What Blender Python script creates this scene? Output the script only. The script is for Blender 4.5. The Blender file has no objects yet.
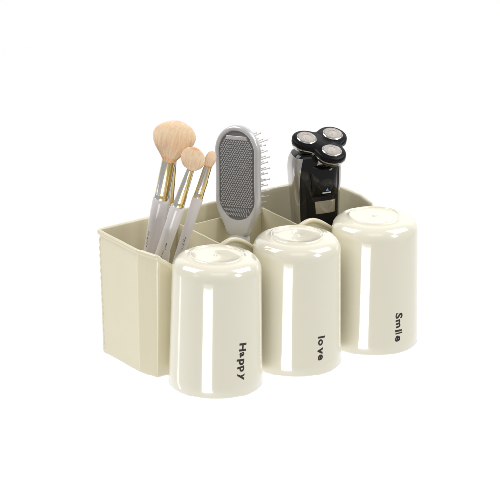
import bpy, bmesh, math, random
from mathutils import Vector, Matrix
random.seed(7)
S = 0.01                      # all shapes are written in centimetres
PI = math.pi
scene = bpy.context.scene
COL = scene.collection

# ------------------------------------------------------------ materials
def mat(name, col, rough=.4, metal=0, coat=0, coat_rough=.05, sss=0, spec=.5, sheen=0):
    m = bpy.data.materials.new(name); m.use_nodes = True
    b = m.node_tree.nodes['Principled BSDF']
    b.inputs['Base Color'].default_value = (*col, 1)
    b.inputs['Roughness'].default_value = rough
    b.inputs['Metallic'].default_value = metal
    b.inputs['Coat Weight'].default_value = coat
    b.inputs['Coat Roughness'].default_value = coat_rough
    b.inputs['Specular IOR Level'].default_value = spec
    b.inputs['Coat IOR'].default_value = 1.7
    if sss:
        b.inputs['Subsurface Weight'].default_value = sss
        b.inputs['Subsurface Radius'].default_value = (1, .75, .4)
        b.inputs['Subsurface Scale'].default_value = .004
    if sheen: b.inputs['Sheen Weight'].default_value = sheen
    return m
def N(m, t, **kw):
    n = m.node_tree.nodes.new(t)
    for k, v in kw.items():
        if k in n.inputs: n.inputs[k].default_value = v
        else: setattr(n, k, v)
    return n
def L(m, a, b): m.node_tree.links.new(a, b)
def noisy(m, scale, c2, bump=0, stretch=(1, 1, 1), lo=.35, hi=.65, bscale=None, dist=.0002):
    b = m.node_tree.nodes['Principled BSDF']
    tc = N(m, 'ShaderNodeTexCoord'); mp = N(m, 'ShaderNodeMapping', Scale=stretch)
    L(m, tc.outputs['Object'], mp.inputs['Vector'])
    no = N(m, 'ShaderNodeTexNoise', Scale=scale, Detail=4.0); L(m, mp.outputs[0], no.inputs['Vector'])
    r = N(m, 'ShaderNodeValToRGB')
    r.color_ramp.elements[0].position = lo; r.color_ramp.elements[1].position = hi
    r.color_ramp.elements[0].color = b.inputs['Base Color'].default_value[:]
    r.color_ramp.elements[1].color = (*c2, 1)
    L(m, no.outputs['Fac'], r.inputs[0]); L(m, r.outputs[0], b.inputs['Base Color'])
    if bump:
        bp = N(m, 'ShaderNodeBump', Strength=bump, Distance=dist)
        n2 = N(m, 'ShaderNodeTexNoise', Scale=bscale or scale * 3, Detail=3.0)
        L(m, mp.outputs[0], n2.inputs['Vector'])
        L(m, n2.outputs['Fac'], bp.inputs['Height']); L(m, bp.outputs[0], b.inputs['Normal'])
    return m

CREAM = (.885, .845, .69)
M = {}
M['cup'] = noisy(mat('cream_gloss_plastic', CREAM, .2, 0, 1, .06, spec=.5), 60, (.89, .85, .70), .02, bscale=150)
M['box'] = noisy(mat('cream_satin_plastic', (.79, .73, .53), .34, 0, .5, .14), 55, (.80, .74, .54), .05, bscale=500)
M['ink'] = mat('dark_brown_ink', (.035, .022, .02), .45)
M['hair'] = noisy(mat('peach_bristle', (.88, .62, .38), .75, 0, sheen=.3), 500, (.93, .72, .49), .3, (1, 1, .04), .35, .6, 1200, .0008)
M['hair_pale'] = mat('pale_peach_hair', (.96, .81, .62), .6)
M['hair_mid'] = mat('peach_hair', (.88, .62, .39), .6)
M['hair_root'] = noisy(mat('amber_bristle_root', (.86, .42, .17), .7), 300, (.88, .52, .27), .4, (1, 1, .08))
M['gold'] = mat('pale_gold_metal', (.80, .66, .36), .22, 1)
M['gold_dark_reflection'] = mat('dark_gold_reflection_metal', (.50, .33, .09), .25, 1)  # dark reflection streaks painted on the gold ferrules
M['silver'] = mat('silver_reflection_metal', (.80, .80, .82), .18, 1)  # bright reflection streaks painted on the gold ferrules
M['lilac'] = noisy(mat('pale_lilac_lacquer', (.70, .665, .665), .3, 0, .5, .1), 80, (.74, .70, .70))
M['greyink'] = mat('grey_print', (.13, .12, .13), .5)
M['greyplastic'] = noisy(mat('silver_grey_plastic', (.60, .59, .60), .26, .25, .5, .1), 90, (.64, .63, .64))
M['pad'] = mat('dark_grey_pad', (.20, .20, .205), .55)
M['knob'] = mat('pale_grey_nylon', (.50, .50, .51), .4)
M['pin'] = mat('clear_grey_nylon_pin', (.60, .57, .54), .35)
M['black'] = mat('black_gloss_plastic', (.004, .004, .005), .07, 0, 0, .03, spec=.42)
M['black_satin'] = mat('black_satin_plastic', (.006, .006, .007), .3, spec=.12)
M['chrome'] = noisy(mat('brushed_chrome', (.50, .49, .48), .16, 1), 40, (.62, .61, .60), .03, (1, 1, .1))
M['shaverside'] = noisy(mat('satin_silver_lacquer', (.52, .50, .48), .13, .95), 60, (.60, .58, .56))
M['foil'] = noisy(mat('warm_steel_foil', (.66, .61, .56), .38, .4), 300, (.62, .57, .52), .05)
M['slot'] = mat('dark_slot', (.30, .27, .24), .5)
M['window'] = mat('champagne_metal_plate', (.55, .50, .42), .25, .8)
M['blue'] = mat('blue_white_emblem', (.10, .22, .60), .2, 0, 1)
M['white'] = mat('white_print', (.75, .78, .82), .3)
M['backdrop'] = noisy(mat('white_studio_paper', (.93, .93, .93), .9), 3, (.94, .94, .94))

# fine vertical flutes on the organizer's side: object-space wave as bump
def flute(m):
    b = m.node_tree.nodes['Principled BSDF']
    old = b.inputs['Normal'].links[0].from_node
    tc = N(m, 'ShaderNodeTexCoord'); sx = N(m, 'ShaderNodeSeparateXYZ'); L(m, tc.outputs['Object'], sx.inputs[0])
    mu = N(m, 'ShaderNodeMath', operation='MULTIPLY'); mu.inputs[1].default_value = 2 * PI / .0055
    L(m, sx.outputs['Y'], mu.inputs[0])
    si = N(m, 'ShaderNodeMath', operation='SINE'); L(m, mu.outputs[0], si.inputs[0])
    bp = N(m, 'ShaderNodeBump', Strength=.16, Distance=.0001)
    L(m, si.outputs[0], bp.inputs['Height']); L(m, old.outputs[0], bp.inputs['Normal']); L(m, bp.outputs[0], b.inputs['Normal'])
flute(M['box'])

# ------------------------------------------------------------ helpers
def link_mesh(name, bm, m, parent=None, smooth=True, ang=40, xf=None):
    if xf: bm.transform(xf)
    bm.transform(Matrix.Scale(S, 4))
    bmesh.ops.recalc_face_normals(bm, faces=bm.faces)
    me = bpy.data.meshes.new(name); bm.to_mesh(me); bm.free()
    for k in (m if isinstance(m, list) else [m]): me.materials.append(k)
    if smooth:
        me.polygons.foreach_set('use_smooth', [True] * len(me.polygons))
        me.set_sharp_from_angle(angle=math.radians(ang))
    o = bpy.data.objects.new(name, me); COL.objects.link(o)
    if parent: o.parent = parent
    return o
def thing(name, label, cat, loc=(0, 0, 0), rot=(0, 0, 0), group=None):
    o = bpy.data.objects.new(name, None); COL.objects.link(o)
    o.empty_display_size = .01
    o.location = Vector(loc) * S; o.rotation_euler = rot
    o['label'] = label; o['category'] = cat
    if group: o['group'] = group
    return o
def lathe(bm, prof, seg=64, c=(0, 0, 0), mi=None):
    rings = []
    for r, z in prof:
        if r < 1e-6: rings.append([bm.verts.new((c[0], c[1], c[2] + z))])
        else: rings.append([bm.verts.new((c[0] + r * math.cos(2 * PI * k / seg), c[1] + r * math.sin(2 * PI * k / seg), c[2] + z)) for k in range(seg)])
    for i in range(len(rings) - 1):
        a, b = rings[i], rings[i + 1]
        for k in range(seg):
            k2 = (k + 1) % seg
            if len(a) == 1 and len(b) == 1: continue
            if len(a) == 1: f = bm.faces.new((a[0], b[k], b[k2]))
            elif len(b) == 1: f = bm.faces.new((a[k], a[k2], b[0]))
            else: f = bm.faces.new((a[k], a[k2], b[k2], b[k]))
            if mi: f.material_index = mi(k, i)
    return rings
def loft(bm, secs, close=True, cap=True, mi=0):
    rs = [[bm.verts.new(p) for p in s] for s in secs]
    n = len(rs[0])
    for a, b in zip(rs, rs[1:]):
        for k in range(n if close else n - 1):
            f = bm.faces.new((a[k], a[(k + 1) % n], b[(k + 1) % n], b[k])); f.material_index = mi
    if cap and close:
        f = bm.faces.new(rs[0][::-1]); f.material_index = mi
        f = bm.faces.new(rs[-1]); f.material_index = mi
    return rs
def arc(cx, cz, r, a0, a1, n):
    return [(cx + r * math.cos(math.radians(a0 + (a1 - a0) * i / n)), cz + r * math.sin(math.radians(a0 + (a1 - a0) * i / n))) for i in range(n + 1)]
def rbox(bm, x0, x1, y0, y1, z0, z1, bev=.05, seg=3):
    t = bmesh.new()
    bmesh.ops.create_cube(t, size=1)
    t.transform(Matrix.Translation(((x0 + x1) / 2, (y0 + y1) / 2, (z0 + z1) / 2)) @ Matrix.Diagonal((x1 - x0, y1 - y0, z1 - z0, 1)))
    bmesh.ops.bevel(t, geom=t.edges[:], offset=bev, segments=seg, profile=.5, affect='EDGES')
    me = bpy.data.meshes.new('tmp'); t.to_mesh(me); t.free(); bm.from_mesh(me); bpy.data.meshes.remove(me)

# ------------------------------------------------------------ organizer
W, D, H, XC, YC, T = 22.11, 7.61, 10.43, .49, 2.04, .28
POLY = [(0, D, .45), (0, YC, .8), (XC, 0, .36), (W - XC, 0, .36), (W, YC, .8), (W, D, .45)]     # counter-clockwise seen from above
EDGE_N = [24, 6, 160, 6, 24, 30]
def outline(d):
    n = len(POLY); P = [Vector(p[:2]) for p in POLY]; lines = []
    for i in range(n):
        a, b = P[i], P[(i + 1) % n]; t = (b - a).normalized(); nin = Vector((-t.y, t.x))
        lines.append((a + nin * d, t))
    Q = []
    for i in range(n):
        (p, t), (q, u) = lines[i - 1], lines[i]
        den = t.x * u.y - t.y * u.x; s = ((q - p).x * u.y - (q - p).y * u.x) / den
        Q.append(p + t * s)
    out = []
    for i in range(n):
        r = max(.04, POLY[i][2] - d)
        t, u = lines[i - 1][1], lines[i][1]
        half = math.acos(max(-1, min(1, t.dot(u)))) / 2
        k = r * math.tan(half)
        a, b = Q[i] - t * k, Q[i] + u * k
        c = a + Vector((-t.y, t.x)) * r
        va, vb = a - c, b - c
        for j in range(9):
            w = j / 8; v = va.lerp(vb, w).normalized() * r
            out.append((c + v, ('c', i)))
        nx = Q[(i + 1) % n]; r2 = max(.04, POLY[(i + 1) % n][2] - d)
        t2, u2 = lines[i][1], lines[(i + 1) % n][1]
        k2 = r2 * math.tan(math.acos(max(-1, min(1, t2.dot(u2)))) / 2)
        e = nx - u * k2
        for j in range(1, EDGE_N[i]): out.append((b.lerp(e, j / EDGE_N[i]), ('e', i)))
    return out
PITCH, X1 = 7.753, 3.637
def top_z(x, y, d):
    if y > .9 + d: return H
    u = x - XC
    if u < 0 or u > W - 2 * XC: return H
    u2 = (x - (X1 - PITCH / 2)) / PITCH
    dip = 1.75 * (.5 - .5 * math.cos(2 * PI * u2))
    f = min(1, max(0, (u + .05) / .5)) * min(1, max(0, (W - 2 * XC - u + .05) / .5)); f = f * f * (3 - 2 * f)
    g = 1 - min(1, max(0, (y - .25 - d) / .6))
    return H - dip * f * g
org = thing('cup_holder_organizer', 'cream plastic three-compartment bathroom storage box with three cups hung along its front', 'organizer', (0, 0, 0))
prof = [(T + .35, 0, 'b'), (T + .15, .01, 'b'), (T + .04, .06, 'b'), (T + .0, .2, 'b')] + \
       [(T, k / 14, 'f') for k in range(1, 14)] + \
       [(.03, -.50, 't'), (.0, -.40, 't'), (-.08, -.38, 't'), (-.14, -.33, 't'), (-.17, -.22, 't'), (-.15, -.10, 't'), (-.09, -.02, 't'), (0, 0, 't'), (.08, -.01, 't'), (.15, -.06, 't'), (.18, -.16, 't'), (.19, -.5, 't')] + \
       [(.2, 1 - k / 6, 'g') for k in range(1, 6)] + [(T + .22, .4, 'b'), (T + .3, .27, 'b'), (T + .5, .24, 'b')]
bm = bmesh.new(); secs = []
for d, z, kind in prof:
    if kind == 'f':  dd = T * (1 - z)
    elif kind == 'g': dd = .2 + T * (1 - z)
    else: dd = d
    o_ = outline(dd); ring = []
    for (p, tag) in o_:
        zt = top_z(p.x, p.y, dd)
        zz = z if kind == 'b' else (zt + z if kind == 't' else .3 + z * (zt - .8))
        x, y = p.x, p.y
        if kind == 'b' and dd < T + .21: pass
        ring.append((x, y, zz))
    secs.append(ring)
loft(bm, secs, True, True)
body = link_mesh('storage_box', bm, M['box'], org, ang=50)
# grip bumps down the two back corners
for side in (0, 1):
    bm = bmesh.new()
    for k in range(15):
        z = .7 + k * .63
        t_ = T * (1 - z / H)
        x = .06 + t_ if side == 0 else W - .06 - t_
        bmesh.ops.create_uvsphere(bm, u_segments=12, v_segments=8, radius=1,
            matrix=Matrix.Translation((x, D - .32 - t_, z)) @ Matrix.Diagonal((.13, .16, .34, 1)))
    link_mesh('corner_ribs', bm, M['box'], org)
# dividers
ZD = 9.45
def divider(x0, y0, x1, y1):
    bm = bmesh.new()
    ln = math.hypot(x1 - x0, y1 - y0); a = math.atan2(y1 - y0, x1 - x0)
    secs = []
    pr = [(.12, .3), (.085, ZD - .1), (.06, ZD - .03), (0, ZD), (-.06, ZD - .03), (-.085, ZD - .1), (-.12, .3)]
    for s in (0, ln): secs.append([(s, o, z) for o, z in pr])
    loft(bm, secs, True, True)
    bm.transform(Matrix.Translation((x0, y0, 0)) @ Matrix.Rotation(a, 4, 'Z'))
    return link_mesh('divider', bm, M['box'], org)
XD1, XD2, YD = 7.62, 15.33, 6.42
divider(XD1, .42, XD1, D - .36); divider(XD2, .42, XD2, D - .36); divider(XD1 + .1, YD, XD2 - .1, YD)

# ------------------------------------------------------------ cups
ZB, RB, RT, HC = .4, 3.66, 3.45, 10.587
CY = -3.46
def cup_profile():
    top = ZB + HC
    sh = 1.25
    p = [(RB - .22, ZB + .06), (RB - .16, ZB), (RB - .05, ZB), (RB, ZB + .07)]
    for k in range(1, 12):
        w = k / 12; p.append((RB + (RT - RB) * w, ZB + .07 + (HC - sh - .07) * w))
    # rounded shoulder (slightly squashed), then the foot ring and the shallow dish of the cup's base
    for k in range(0, 15):
        a = math.radians(90 * k / 14 * .93)
        p.append((RT - 1.25 + 1.25 * math.cos(a) ** .95, top - sh + (sh - .13) * math.sin(a)))
    r0 = p[-1][0]
    p += [(2.17, top - .085), (2.10, top - .02), (2.03, top + .02), (1.96, top), (1.90, top - .07), (1.82, top - .11), (1.2, top - .125), (.35, top - .13),
          (.22, top - .12), (.17, top - .05), (.09, top - .02), (0, top - .015)]
    inner = [(0, top - .40), (1.7, top - .40), (2.5, top - .55), (3.0, top - .95), (RT - .22, top - 1.6), (RB - .22, ZB + .06)]
    return p, inner
def build_cup(loc, label, word, ang, zc, size, space=1.0):
    c = thing('drinking_cup', label, 'cup', loc, (0, 0, 0), 'cream cups hanging upside down along the front of the organizer')
    p, inner = cup_profile(); bm = bmesh.new()
    zs = [(r, z) for r, z in p] + inner
    lathe(bm, zs, 128); bmesh.ops.remove_doubles(bm, verts=bm.verts, dist=1e-5)
    link_mesh('cup_body', bm, M['cup'], c, ang=60)
    # lettering bent round the wall, reading from top to bottom
    bm = bmesh.new(); cur = 0
    for n_, ch in enumerate(word):
        cu = bpy.data.curves.new('lettering', 'FONT'); cu.body = ch; cu.size = 1; cu.offset = .036; cu.resolution_u = 6
        tmp = bpy.data.objects.new('tmp', cu); COL.objects.link(tmp)
        dg = bpy.context.evaluated_depsgraph_get(); me = bpy.data.meshes.new_from_object(tmp.evaluated_get(dg))
        bpy.data.objects.remove(tmp); bpy.data.curves.remove(cu)
        xs = [v.co.x for v in me.vertices]; w_ = max(xs) - min(xs); sc = (1.0, .94, 1.05, .97, 1.03)[n_ % 5]
        me.transform(Matrix.Translation((cur + w_ / 2, (0, .03, -.03, .02, 0)[n_ % 5], 0)) @ Matrix.Rotation(math.radians((-5, 6, -4, 5, -7)[n_ % 5] * (.4 if ch in 'il' else 1)), 4, 'Z') @ Matrix.Scale(sc, 4) @ Matrix.Diagonal((.94, 1, 1, 1)) @ Matrix.Translation((-min(xs) - w_ / 2, 0, 0)))
        cur += w_ + .075; bm.from_mesh(me); bpy.data.meshes.remove(me)
    bmesh.ops.triangulate(bm, faces=bm.faces[:])
    bmesh.ops.subdivide_edges(bm, edges=[e for e in bm.edges if e.calc_length() > .12], cuts=2, use_grid_fill=True)
    xs = [v.co.x for v in bm.verts]; ys = [v.co.y for v in bm.verts]
    mx, my = (min(xs) + max(xs)) / 2, (min(ys) + max(ys)) / 2
    ln = size[0] / (max(xs) - min(xs)); wd = size[1] / (max(ys) - min(ys))
    for v in bm.verts:
        z = zc - (v.co.x - mx) * ln                    # along the word: downwards
        s = (v.co.y - my) * wd                         # letter tops point right
        w = (z - ZB) / (HC - 1.25); r = RB + (RT - RB) * w + .012
        a = math.radians(ang) + s / r
        v.co = (r * math.cos(a), r * math.sin(a), z)
    # give the ink a hair of thickness
    ex = bmesh.ops.extrude_face_region(bm, geom=bm.faces[:])
    for v in [g for g in ex['geom'] if isinstance(g, bmesh.types.BMVert)]:
        f = 1 - .02 / math.hypot(v.co.x, v.co.y); v.co.x *= f; v.co.y *= f
    link_mesh('lettering', bm, M['ink'], c, smooth=False)
    return c
build_cup((X1, CY, 0), 'upside-down cream plastic cup with the word Happy, hanging nearest the makeup brushes', 'Happy', -92.6, 3.25, (3.1, .88))
build_cup((X1 + PITCH, CY, 0), 'upside-down cream plastic cup with the word love, hanging between two other cups', 'love', -93.1, 2.60, (2.0, .68))
build_cup((X1 + 2 * PITCH, CY, 0), 'upside-down cream plastic cup with the word Smile, hanging in front of the shaver', 'Smile', -92.9, 2.60, (2.4, .74))

# ------------------------------------------------------------ makeup brushes
def axis_frame(a, b):
    z = (Vector(b) - Vector(a)).normalized()
    x = Vector((0, 0, 1)).cross(z)
    x = Vector((1, 0, 0)) if x.length < 1e-4 else x.normalized()
    y = z.cross(x); m = Matrix((x, y, z)).transposed().to_4x4()
    return m
CAMR = Vector((.804, -.594, .013)); CAMU = Vector((.1986, .289, .9365)); CAMD = Vector((-.560, -.7507, .3505))
def reflection_stripes(bands, seg):
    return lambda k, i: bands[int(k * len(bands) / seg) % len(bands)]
def build_brush(label, foot, neck, ferrule_len, r_h, r_f, r_n, head, group='makeup brushes standing in the left compartment', script=None):
    foot, neck = Vector(foot), Vector(neck)
    t = thing('makeup_brush', label, 'makeup brush', foot, (0, 0, 0), group)
    fr = axis_frame(foot, neck); t.rotation_euler = fr.to_euler()
    tot = (neck - foot).length; lh = tot - ferrule_len
    bm = bmesh.new()
    lathe(bm, [(0, 0), (r_h * .35, .02), (r_h * .55, .15), (r_h * .68, .8), (r_h * .80, lh * .35), (r_h * .93, lh * .7), (r_h, lh - .25), (r_h * .985, lh - .06), (r_h * .93, lh), (0, lh)], 40)
    link_mesh('handle', bm, M['lilac'], t)
    bm = bmesh.new(); bands = [0, 2, 2, 0, 1, 0, 2, 2, 0, 0, 1, 2, 2, 0, 1, 0]  # silver and dark bands paint streaky reflections into the ferrule's gold
    lathe(bm, [(0, lh), (r_f * .99, lh + .002), (r_f, lh + .05), (r_f * .99, lh + .35), (r_f * .955, lh + .38), (r_f * .97, lh + .43), (r_f * .6 + r_n * .4, lh + ferrule_len * .5), (r_n, tot - .1), (r_n * .96, tot), (0, tot)], 48, mi=reflection_stripes(bands, 48))
    link_mesh('ferrule', bm, [M['gold'], M['gold_dark_reflection'], M['silver']], t)
    # bristle head: many fine tapered tufts filling the head's outline
    kind, w, h, roll, lean = head
    inv = fr.inverted()
    # fan direction: roughly across the picture, expressed in the brush's own axes
    rx = (inv @ CAMR.to_4d()).to_3d(); rx.z = 0; rx.normalize()
    ry = Vector((0, 0, 1)).cross(rx)
    up = Vector((0, 0, 1))
    def shape(v):   # half width at height fraction v
        if kind == 'fan':
            if v < .62: return r_n * .98 + (w - r_n) * math.sin(v / .62 * PI / 2) ** 1.3
            return w * math.sqrt(max(0, 1 - ((v - .62) / .38) ** 2 * .995))
        if kind == 'round': return max(r_n * .8 * (1 - v), w * math.sqrt(max(0, 1 - (2 * v - 1.0) ** 2 * .99)))
        if v < .5: return r_n * .9 + (w - r_n * .9) * math.sin(v / .5 * PI / 2)
        return w * math.sqrt(max(0, 1 - ((v - .5) / .5) ** 2 * .99))
    thick = {'fan': .62, 'round': .42, 'bud': .8}[kind]
    secs = []; nv, na = 22, 56
    for i in range(nv + 1):
        v = 1 - (1 - i / nv) ** 1.5; hw = max(.03, shape(v)); ring = []
        for k in range(na):
            a = 2 * PI * k / na
            j = 1 + (.02 * math.sin(k * 2.7 + i * .15) + .018 * math.sin(k * 6.1)) * v
            o = rx * (math.cos(a) * hw * j) + ry * (math.sin(a) * max(.03, hw * (thick + (1 - thick) * (1 - v) ** 2)) * j)
            dome = (h * .10 * (1 - (math.cos(a)) ** 2) * 0)
            ring.append(Vector((0, 0, tot)) + up * (v * h + dome) + rx * lean * v * h + o)
        secs.append(ring)
    bm = bmesh.new(); loft(bm, secs)
    for f in bm.faces:
        zf = (f.calc_center_median().z - tot) / h
        if (zf < .12 if kind != 'round' else zf > .94): f.material_index = 1
    # single hairs: each runs from the ferrule out to its own end on the head's dome
    vm = .62 if kind == 'fan' else .5
    nh = 6500 if kind == 'fan' else 2600
    for q in range(nh):
        a = random.uniform(0, 2 * PI); rho = min(1.0, math.sqrt(random.uniform(0, 1.25)))
        ve = vm + (1 - vm) * math.sqrt(max(0, 1 - rho * rho)); ve += random.uniform(-.04, .04)
        if rho > .97: ve = random.uniform(vm * .6, vm + .2)
        vs = .02 if rho > .93 else max(.02, ve - .16)
        pts = []; k = random.uniform(.995, 1.015) if random.random() < .93 else random.uniform(1.01, 1.05)
        for i_ in range(7):
            v = vs + (ve - vs) * i_ / 6; hw = shape(min(v, vm)) if rho < .97 else shape(min(v, .99))
            pts.append(Vector((0, 0, tot)) + up * (v * h) + rx * lean * v * h + rx * math.cos(a) * hw * rho * k + ry * math.sin(a) * hw * rho * k * (thick + (1 - thick) * (1 - min(1, v)) ** 2))
        tn = (rx * -math.sin(a) + ry * math.cos(a)) * random.uniform(.005, .009)
        mi = random.choice((0, 2, 2, 3))
        if vs < .05: mi = random.choice((0, 2, 3, 3))
        prev = None; jr = random.uniform(-.07, .07)
        for i_, p in enumerate(pts):
            wv = 1 - .8 * (i_ / 6) ** 3
            cur = (bm.verts.new(p - tn * wv), bm.verts.new(p + tn * wv))
            if prev:
                f = bm.faces.new((prev[0], prev[1], cur[1], cur[0])); vz = vs + (ve - vs) * i_ / 6
                f.material_index = mi if ((vz > .16 + jr) if kind != 'round' else (vz < .93 + jr)) else 1
            prev = cur
    hd = link_mesh('bristle_head', bm, [M['hair'], M['hair_root'], M['hair_pale'], M['hair_mid']], t, ang=60)
    if script:  # small grey print running up the handle, facing the viewer's side
        bm = bmesh.new(); z0, n, side = script
        dv = (inv @ CAMD.to_4d()).to_3d(); base_a = math.atan2(dv.y, dv.x) + side
        for q in range(n):
            zc = z0 + q * .23
            pts = [(random.uniform(-.10, .10), zc + (j - 2) * .045) for j in range(5)]
            for (s0, za), (s1, zb) in zip(pts, pts[1:]):
                rr = r_h * (.80 + .13 * (zc / lh - .35) / .35) + .012
                qd = []
                for (s_, z_) in ((s0, za - .02), (s0, za + .02), (s1, zb + .02), (s1, zb - .02)):
                    a = base_a + s_ / rr; qd.append(bm.verts.new((rr * math.cos(a), rr * math.sin(a), z_)))
                bm.faces.new(qd)
        link_mesh('printed_script', bm, M['greyink'], t, smooth=False)
    return t
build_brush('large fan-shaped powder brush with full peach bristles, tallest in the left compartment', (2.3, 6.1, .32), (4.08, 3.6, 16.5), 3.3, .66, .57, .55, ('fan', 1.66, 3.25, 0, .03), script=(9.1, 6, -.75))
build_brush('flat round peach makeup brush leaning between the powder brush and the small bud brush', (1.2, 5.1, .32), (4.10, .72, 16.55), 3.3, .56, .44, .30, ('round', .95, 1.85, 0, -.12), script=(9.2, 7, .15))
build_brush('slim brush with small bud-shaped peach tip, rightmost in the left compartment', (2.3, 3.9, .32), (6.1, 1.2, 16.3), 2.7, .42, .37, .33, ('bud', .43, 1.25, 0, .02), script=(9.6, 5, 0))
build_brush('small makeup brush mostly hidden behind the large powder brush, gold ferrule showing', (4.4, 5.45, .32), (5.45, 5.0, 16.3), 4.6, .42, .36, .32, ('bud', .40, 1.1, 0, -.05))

# ------------------------------------------------------------ hair brush
NAZ = math.radians(-36.7 - 29)            # azimuth of the vented back's normal
hb = thing('hair_brush', 'silver grey paddle hair brush with dark vented back, standing in the middle compartment', 'hair brush', (11.22, 3.6, .15), (math.radians(-6.5), math.radians(-5.3), NAZ))
# local axes: -y = vented back, +y = bristle side, x = width, z = up
ZC0, ZC1, RW = 11.35, 15.1, 2.10     # paddle: stadium between two centres
def paddle(w, n=26, zlo=None, zhi=None, neck=None):
    zl = ZC0 if zlo is None else zlo; zh = ZC1 if zhi is None else zhi
    pts = []
    for k in range(n + 1):
        a = math.radians(180 * k / n); pts.append((w * math.cos(a), zh + w * 1.05 * math.sin(a)))
    for k in range(1, 12): pts.append((-w * (1 - .02 * math.sin(PI * k / 12)), zh + (zl - zh) * k / 12))
    for k in range(n + 1):
        a = math.radians(180 + 180 * k / n)
        t = abs(math.sin(a)); D_ = min(1, max(0, (w - 1.62) / .2))
        ex, ez = w * math.cos(a), zl - w * 1.12 * t
        q = k / n; m_ = q if q <= .5 else 1 - q; sg = -1 if q <= .5 else 1
        nb = 1.0 + (w - 2.0) * .5; zb = zl - 3.12 - (w - 2.0) * .4
        if m_ < .36:
            u = m_ / .36
            bx = (1 - u) ** 3 * w + 3 * (1 - u) ** 2 * u * w * 1.0 + 3 * (1 - u) * u * u * (nb + .12) + u ** 3 * nb
            bz = (1 - u) ** 3 * zl + 3 * (1 - u) ** 2 * u * (zl - 1.7) + 3 * (1 - u) * u * u * (zb + 1.2) + u ** 3 * zb
        else: bx, bz = nb * (1 - (m_ - .36) / .14), zb
        pts.append((ex * (1 - D_) + sg * bx * D_, ez * (1 - D_) + bz * D_))
    for k in range(1, 12): pts.append((w * (1 - .02 * math.sin(PI * k / 12)), zl + (zh - zl) * k / 12))
    return pts
bm = bmesh.new()
secs = []
for (w, y) in ((1.60, -.14), (1.62, -.26), (1.68, -.33), (1.78, -.36), (1.92, -.31), (2.00, -.18), (2.02, 0), (2.0, .18), (1.93, .30), (1.80, .36), (1.6, .36)):
    secs.append([Vector((x, y, z)) for x, z in paddle(w)])
loft(bm, secs, True, False)
rs = secs
link_mesh('paddle_frame', bm, M['greyplastic'], hb, ang=60)
# handle: flares from the paddle into a neck, then a long grip
bm = bmesh.new(); secs = []
for z, wx, wy in ((0, .45, .3), (.1, .75, .5), (.6, .95, .62), (3, .98, .66), (6, .9, .6), (7.0, .90, .50), (7.7, .94, .48), (8.0, .98, .42), (8.1, .96, .33), (8.6, .96, .30), (9.0, .9, .26), (9.2, .6, .2)):
    yy = 0
    secs.append([Vector((wx * math.copysign(abs(math.cos(a)) ** .8, math.cos(a)), yy + wy * math.copysign(abs(math.sin(a)) ** .8, math.sin(a)), z)) for a in [2 * PI * k / 40 for k in range(40)]])
loft(bm, secs); hdl = link_mesh('handle', bm, M['greyplastic'], hb)
# dark cushion plate and its raised mesh
bm = bmesh.new()
loft(bm, [[Vector((x, y, z)) for x, z in paddle(w)] for w, y in ((1.70, .05), (1.70, -.16), (1.45, -.21), (1.0, -.24))])
link_mesh('vented_plate', bm, M['pad'], hb)
bm = bmesh.new()
def inside(x, z, w):
    if z > ZC1: return x * x + ((z - ZC1) / 1.05) ** 2 < w * w
    if z < ZC0: return x * x + ((z - ZC0) / 1.12) ** 2 < w * w
    return abs(x) < w
row = 0; z = ZC0 - 1.7
while z < ZC1 + 1.05:
    k = -9
    while k <= 9:
        x = (k + (.5 if row % 2 else 0)) * .215
        if inside(x, z, 1.5):
            low = z < ZC0 - .75
            sl = .15 if not low else (.0001 if row % 2 else .34)
            bmesh.ops.create_cube(bm, size=1, matrix=Matrix.Translation((x, -.25, z)) @ Matrix.Rotation(math.radians(38 if row % 2 else -38) + (0 if not low else x * .35), 4, 'Y') @ Matrix.Diagonal((.095 if not low else .06, .12, sl, 1)))
        k += 1
    z += .175; row += 1
link_mesh('raised_mesh', bm, M['knob'], hb, smooth=False)
bm = bmesh.new(); rbox(bm, -.95, .95, -.32, -.2, ZC1 + .98, ZC1 + 1.30, .05)
link_mesh('crossbar', bm, M['greyplastic'], hb)
# cushion on the bristle side and the pins
bm = bmesh.new()
loft(bm, [[Vector((x, y, z)) for x, z in paddle(w)] for w, y in ((1.78, .30), (1.76, .5), (1.55, .68), (1.0, .80))])
link_mesh('cushion', bm, M['knob'], hb)
bm = bmesh.new(); z = ZC0 - 1.75; row = 0
while z < ZC1 + 1.9:
    for k in range(-5, 6):
        x = k * .36 + (.18 if row % 2 else 0)
        if inside(x, z, 1.62) and z < ZC1 + 1.25:
            yt = 1.9 + random.uniform(-.05, .05); tx = x * 1.10 + random.uniform(-.03, .03)
            tz = z + .0 + (z - 13.3) * .05 + random.uniform(-.03, .03)
            a, b = Vector((x, .55, z)), Vector((tx, yt, tz)); m = Matrix.Translation(a) @ axis_frame(a, b)
            t_ = bmesh.new(); ln = (b - a).length
            lathe(t_, [(.055, 0), (.034, ln - .05), (.055, ln - .03), (.06, ln + .02), (.03, ln + .06), (0, ln + .065)], 6)
            t_.transform(m); me = bpy.data.meshes.new('t'); t_.to_mesh(me); t_.free(); bm.from_mesh(me); bpy.data.meshes.remove(me)
    z += .44; row += 1
link_mesh('bristles', bm, M['pin'], hb)

# ------------------------------------------------------------ electric shaver
sv = thing('electric_shaver', 'black and silver electric shaver with three round heads, standing in the right compartment', 'shaver', (19.25, 4.0, .3), (math.radians(.5), math.radians(-2.2), math.radians(-20)))
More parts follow.
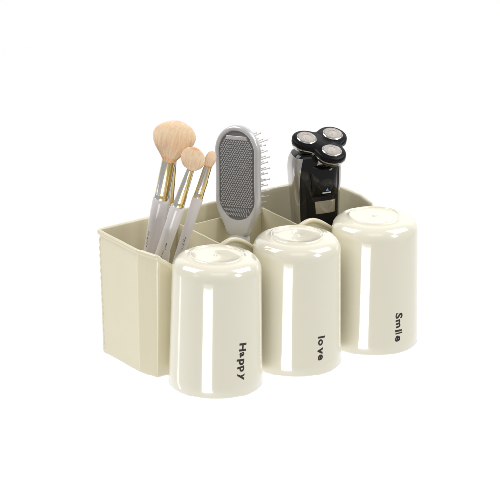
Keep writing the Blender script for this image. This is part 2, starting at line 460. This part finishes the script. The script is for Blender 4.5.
# local: -y front
def ssec(rx, ry, z, n=72, e=.62, a0=0, a1=360, off=0, ysh=0):
    out = []
    closed = (a1 - a0) == 360
    cnt = n if closed else n + 1
    for k in range(cnt):
        a = math.radians(a0 + (a1 - a0) * k / n)
        c, s = math.cos(a), math.sin(a)
        out.append(Vector(((rx + off) * math.copysign(abs(c) ** e, c), (ry + off) * math.copysign(abs(s) ** e, s) + ysh, z)))
    return out
BODY = [(0, 1.35, 1.1), (.12, 1.6, 1.35), (.5, 1.72, 1.5), (3, 1.74, 1.56), (6, 1.76, 1.55), (8.5, 1.82, 1.54), (10.5, 1.92, 1.58), (11.8, 2.02, 1.64), (12.8, 2.06, 1.66), (13.5, 1.97, 1.55), (13.95, 1.80, 1.35), (14.2, 1.45, 1.05), (14.25, .9, .7)]
def bodyat(z):
    for (a, b) in zip(BODY, BODY[1:]):
        if a[0] <= z <= b[0]:
            w = (z - a[0]) / (b[0] - a[0]); return a[1] + (b[1] - a[1]) * w, a[2] + (b[2] - a[2]) * w
    return BODY[-1][1:]
bm = bmesh.new(); loft(bm, [ssec(rx, ry, z) for z, rx, ry in BODY]); link_mesh('shaver_body', bm, M['black'], sv, ang=50)
for sgn in (-1, 1):
    bm = bmesh.new()
    ins, outs = [], []
    zs = [.6 + k * (13.9 - .6) / 34 for k in range(35)]
    secs = []
    for z in zs:
        rx, ry = bodyat(z)
        a0, a1 = (167, 226 - 6 * math.sin(PI * min(1, z / 13.9)) + (z - 11) * (3.5 if z > 11 else 0)) if sgn < 0 else (-48 + 6 * math.sin(PI * min(1, z / 13.9)), 20)
        o_ = ssec(rx, ry, z, 18, .62, a0, a1, .055); i_ = ssec(rx, ry, z, 18, .62, a0, a1, -.05)
        secs.append(o_ + i_[::-1])
    loft(bm, secs)
    link_mesh('side_panel', bm, M['shaverside'], sv, ang=50)
# front: raised facet collar, champagne window with a V shape, emblem
def front_patch(corners, off, m, name, parent, th=.08, nx=10, nz=6, bulge=0):
    # corners: lower left, lower right, upper right, upper left as (x, z) on the front; the plate follows the body's curve
    bm = bmesh.new(); lay = []
    for lift in (off, off - th):
        g = []
        for j in range(nz + 1):
            v = j / nz; row = []
            for i in range(nx + 1):
                u = i / nx
                x = (corners[0][0] * (1 - u) + corners[1][0] * u) * (1 - v) + (corners[3][0] * (1 - u) + corners[2][0] * u) * v
                z = (corners[0][1] * (1 - u) + corners[1][1] * u) * (1 - v) + (corners[3][1] * (1 - u) + corners[2][1] * u) * v
                rx, ry = bodyat(z); c = min(.999, abs(x) / rx); s_ = (1 - c ** (2 / .62)) ** .31
                b = bulge * math.sin(PI * min(1, max(0, v))) ** .6 * math.sin(PI * u) ** .5 if bulge and lift == off else 0
                row.append(bm.verts.new((x, -ry * s_ - lift - b, z)))
            g.append(row)
        lay.append(g)
    F, B = lay
    for j in range(nz):
        for i in range(nx):
            bm.faces.new((F[j][i], F[j][i + 1], F[j + 1][i + 1], F[j + 1][i])); bm.faces.new((B[j][i], B[j + 1][i], B[j + 1][i + 1], B[j][i + 1]))
    for i in range(nx):
        bm.faces.new((F[0][i], B[0][i], B[0][i + 1], F[0][i + 1])); bm.faces.new((F[nz][i], F[nz][i + 1], B[nz][i + 1], B[nz][i]))
    for j in range(nz):
        bm.faces.new((F[j][0], F[j + 1][0], B[j + 1][0], B[j][0])); bm.faces.new((F[j][nx], B[j][nx], B[j + 1][nx], F[j + 1][nx]))
    return link_mesh(name, bm, m, parent, ang=50)
XW = .44
wd = front_patch([(XW - .82, 9.15), (XW + .82, 9.15), (XW + .88, 10.25), (XW - .88, 10.25)], .04, M['window'], 'display_window', sv)
front_patch([(XW - .12, 9.25), (XW + .14, 9.25), (XW + .66, 10.15), (XW + .40, 10.15)], .07, M['chrome'], 'chevron', wd, .04)
front_patch([(XW - .14, 9.25), (XW + .12, 9.25), (XW - .40, 10.15), (XW - .66, 10.15)], .072, M['chrome'], 'chevron', wd, .04)
vis = front_patch([(XW - 1.15, 10.65), (XW + 1.0, 10.65), (XW + 1.15, 13.3), (XW - 1.35, 13.3)], .03, M['black'], 'front_visor', sv, .1, 24, 18, .42)
front_patch([(XW - .36, 11.0), (XW + .32, 11.0), (XW + .32, 11.09), (XW - .36, 11.09)], .36, M['white'], 'emblem', vis, .04)
front_patch([(XW - .12, 11.2), (XW + .12, 11.2), (XW + .07, 11.42), (XW - .01, 11.42)], .42, M['blue'], 'emblem', vis, .04)
front_patch([(-.25, 13.38), (.95, 13.38), (.75, 13.92), (-.05, 13.92)], .10, M['chrome'], 'chrome_yoke', sv, .12, 12, 6, .25)
# chrome yoke under the head
# head plane: leans a little to the front; its own x axis points to the lone left-hand cutter's opposite side
inv_root = (Matrix.Translation((19.25, 4.0, .3)) @ Matrix.Rotation(math.radians(-20), 4, 'Z') @ Matrix.Rotation(math.radians(-2.2), 4, 'Y') @ Matrix.Rotation(math.radians(.5), 4, 'X')).inverted()
hz = Vector((-.031, -.30, .953)).normalized()
A_, B_, C_ = Vector((0, 0, 0)), Vector((2.1, .357, -1.10)), Vector((1.98, -1.03, .86))
towd = lambda v: CAMR * v.x + CAMU * v.y + CAMD * v.z
hx = towd((B_ + C_) / 2 - A_); hx = (hx - hz * hx.dot(hz)).normalized(); hy = hz.cross(hx)
HW = Matrix((hx, hy, hz)).transposed().to_4x4(); HW.translation = Vector((19.05, 3.2, 15.4)) - hz * .56
HT = inv_root @ HW
bm = bmesh.new(); loft(bm, [ssec(a, b, z, 48, .8) for z, a, b in ((13.6, 1.55, 1.35), (14.1, 1.35, 1.20), (14.3, 1.15, 1.05), (14.5, 1.0, .95), (14.8, .9, .8))])
link_mesh('neck_collar', bm, M['chrome'], sv)
# trefoil head
CC = [(-1.22, .10), (.66, 1.10), (.62, -1.00)]
CC = [(1.385 * math.cos(math.radians(a)), 1.385 * math.sin(math.radians(a))) for a in (180, 60, -60)]
def trefoil(grow, n=120):
    pts = []
    for k in range(n):
        a = 2 * PI * k / n; best = 0; d = Vector((math.cos(a), math.sin(a)))
        R = 1.19
        # smooth union of three discs measured from the centre, by marching outwards
        lo, hi = .2, 3.2
        def fld(t):
            p = d * t; s = 0
            for c in CC: s += math.exp(-2.8 * ((p - Vector(c)).length - (R + grow)))
            return math.log(s) / 2.8
        for _ in range(30):
            mid = (lo + hi) / 2
            if fld(mid) > 0: lo = mid
            else: hi = mid
        pts.append((d.x * lo, d.y * lo))
    return pts
head = thing('tmp', '', '')
bpy.data.objects.remove(head)
def tf(g, z): return [Vector((x, y, z)) for x, y in trefoil(g)]
bm = bmesh.new(); loft(bm, [tf(-.14, -.10), tf(-.06, .0), tf(-.0, .10), tf(.0, .28), tf(-.04, .38), tf(-.12, .44)])
hd = link_mesh('shaving_head', bm, M['black_satin'], sv, ang=40, xf=HT)
bm = bmesh.new(); loft(bm, [tf(-.14, -.34), tf(-.12, -.30), tf(-.05, -.12), tf(.015, -.04), tf(.015, .05), tf(-.1, .06)])
link_mesh('chrome_underside', bm, M['chrome'], hd, ang=40, xf=HT)
for c in CC:
    bm = bmesh.new()
    lathe(bm, [(.82, .40), (.82, .50), (.78, .545), (.74, .565), (.69, .565), (.67, .54), (.64, .54), (.62, .575), (.40, .59), (.38, .56), (.30, .56), (.28, .585), (.26, .59), (0, .59)], 96, (c[0], c[1], 0), mi=lambda k, i: 1 if i in (7, 8) and k % 3 == 0 else (2 if i < 4 else 0))
    link_mesh('rotary_cutter', bm, [M['foil'], M['slot'], M['chrome']], hd, ang=30, xf=HT)

# ------------------------------------------------------------ backdrop
AZ = math.radians(-36.726); EL = math.radians(20.518)
fwd = Vector((-math.sin(AZ), math.cos(AZ), 0)); rgt = Vector((math.cos(AZ), math.sin(AZ), 0)); C0 = Vector((10.4, 1.3, 0))
bm = bmesh.new(); pr = [(-700, -110)] + [(x, -110) for x in range(-600, 141, 60)]
pr += [(140 + 120 * math.sin(math.radians(a)), -110 + 120 * (1 - math.cos(math.radians(a)))) for a in range(6, 91, 6)] + [(260, 100), (260, 300), (260, 500)]
secs = []
for s in (-380, 380): secs.append([C0 + fwd * u + rgt * s + Vector((0, 0, z)) for u, z in pr])
loft(bm, secs, close=False, cap=False)
bd = link_mesh('background', bm, M['backdrop'], None, ang=60); bd['kind'] = 'structure'

# ------------------------------------------------------------ lights
def area(name, az, el, dist, w, h, power, target=(11, 0, 6), col=(1, 1, 1), spread=None):
    a = math.radians(az); e = math.radians(el)
    d = Vector((math.sin(a) * math.cos(e), -math.cos(a) * math.cos(e), math.sin(e)))
    l = bpy.data.lights.new(name, 'AREA'); l.shape = 'RECTANGLE'; l.size = w * S; l.size_y = h * S; l.energy = power; l.color = col
    o = bpy.data.objects.new(name, l); COL.objects.link(o)
    o.location = (Vector(target) + d * dist) * S
    o.rotation_euler = d.to_track_quat('Z', 'Y').to_euler()
    if spread: l.spread = math.radians(spread)
    return o
area('key_strip', -57.6, -27, 200, 80, 78, 11.5)
area('side_strip', -139, -24, 190, 18, 90, 1.0)
area('top_softbox', -30, 62, 170, 90, 60, 1.3)
area('right_softbox', 25, 34, 190, 40, 60, 5)
area('left_softbox', -95, 30, 190, 40, 60, .5)
# two lamps that only wash the paper behind
for s in (-1, 1):
    l = bpy.data.lights.new('paper_wash', 'AREA'); l.shape = 'RECTANGLE'; l.size = 2.0; l.size_y = 1.2; l.energy = 36
    o = bpy.data.objects.new('paper_wash', l); COL.objects.link(o)
    p = C0 + fwd * 60 + rgt * s * 170 + Vector((0, 0, 190)); tgt = C0 + fwd * 200 + rgt * s * 10 + Vector((0, 0, -80))
    o.location = p * S; o.rotation_euler = (p - tgt).to_track_quat('Z', 'Y').to_euler()

w = bpy.data.worlds.new('World'); scene.world = w; w.use_nodes = True
w.node_tree.nodes['Background'].inputs[0].default_value = (1, .995, .985, 1)
w.node_tree.nodes['Background'].inputs[1].default_value = .42

# ------------------------------------------------------------ camera
cam = bpy.data.cameras.new('camera'); co = bpy.data.objects.new('camera', cam); COL.objects.link(co)
Xc, Yc, Zc = Vector((.80428745, -.59410327, .01276732)), Vector((.19864686, .28904989, .93647722)), Vector((-.56005458, -.75066069, .35049595))
mw = Matrix((Xc, Yc, Zc)).transposed().to_4x4(); mw.translation = Vector((-142.0714816, -203.00275395, 103.78508898)) * S
co.matrix_world = mw
cam.sensor_width = 36; cam.lens = 3433.23 / 500 * 36; cam.clip_start = .05; cam.clip_end = 60
scene.camera = co
scene.view_settings.view_transform = 'Standard'; scene.view_settings.look = 'None'; scene.view_settings.exposure = 0; scene.view_settings.gamma = 1
scene.render.resolution_x = 1024; scene.render.resolution_y = 1024
scene.render.engine = 'CYCLES'
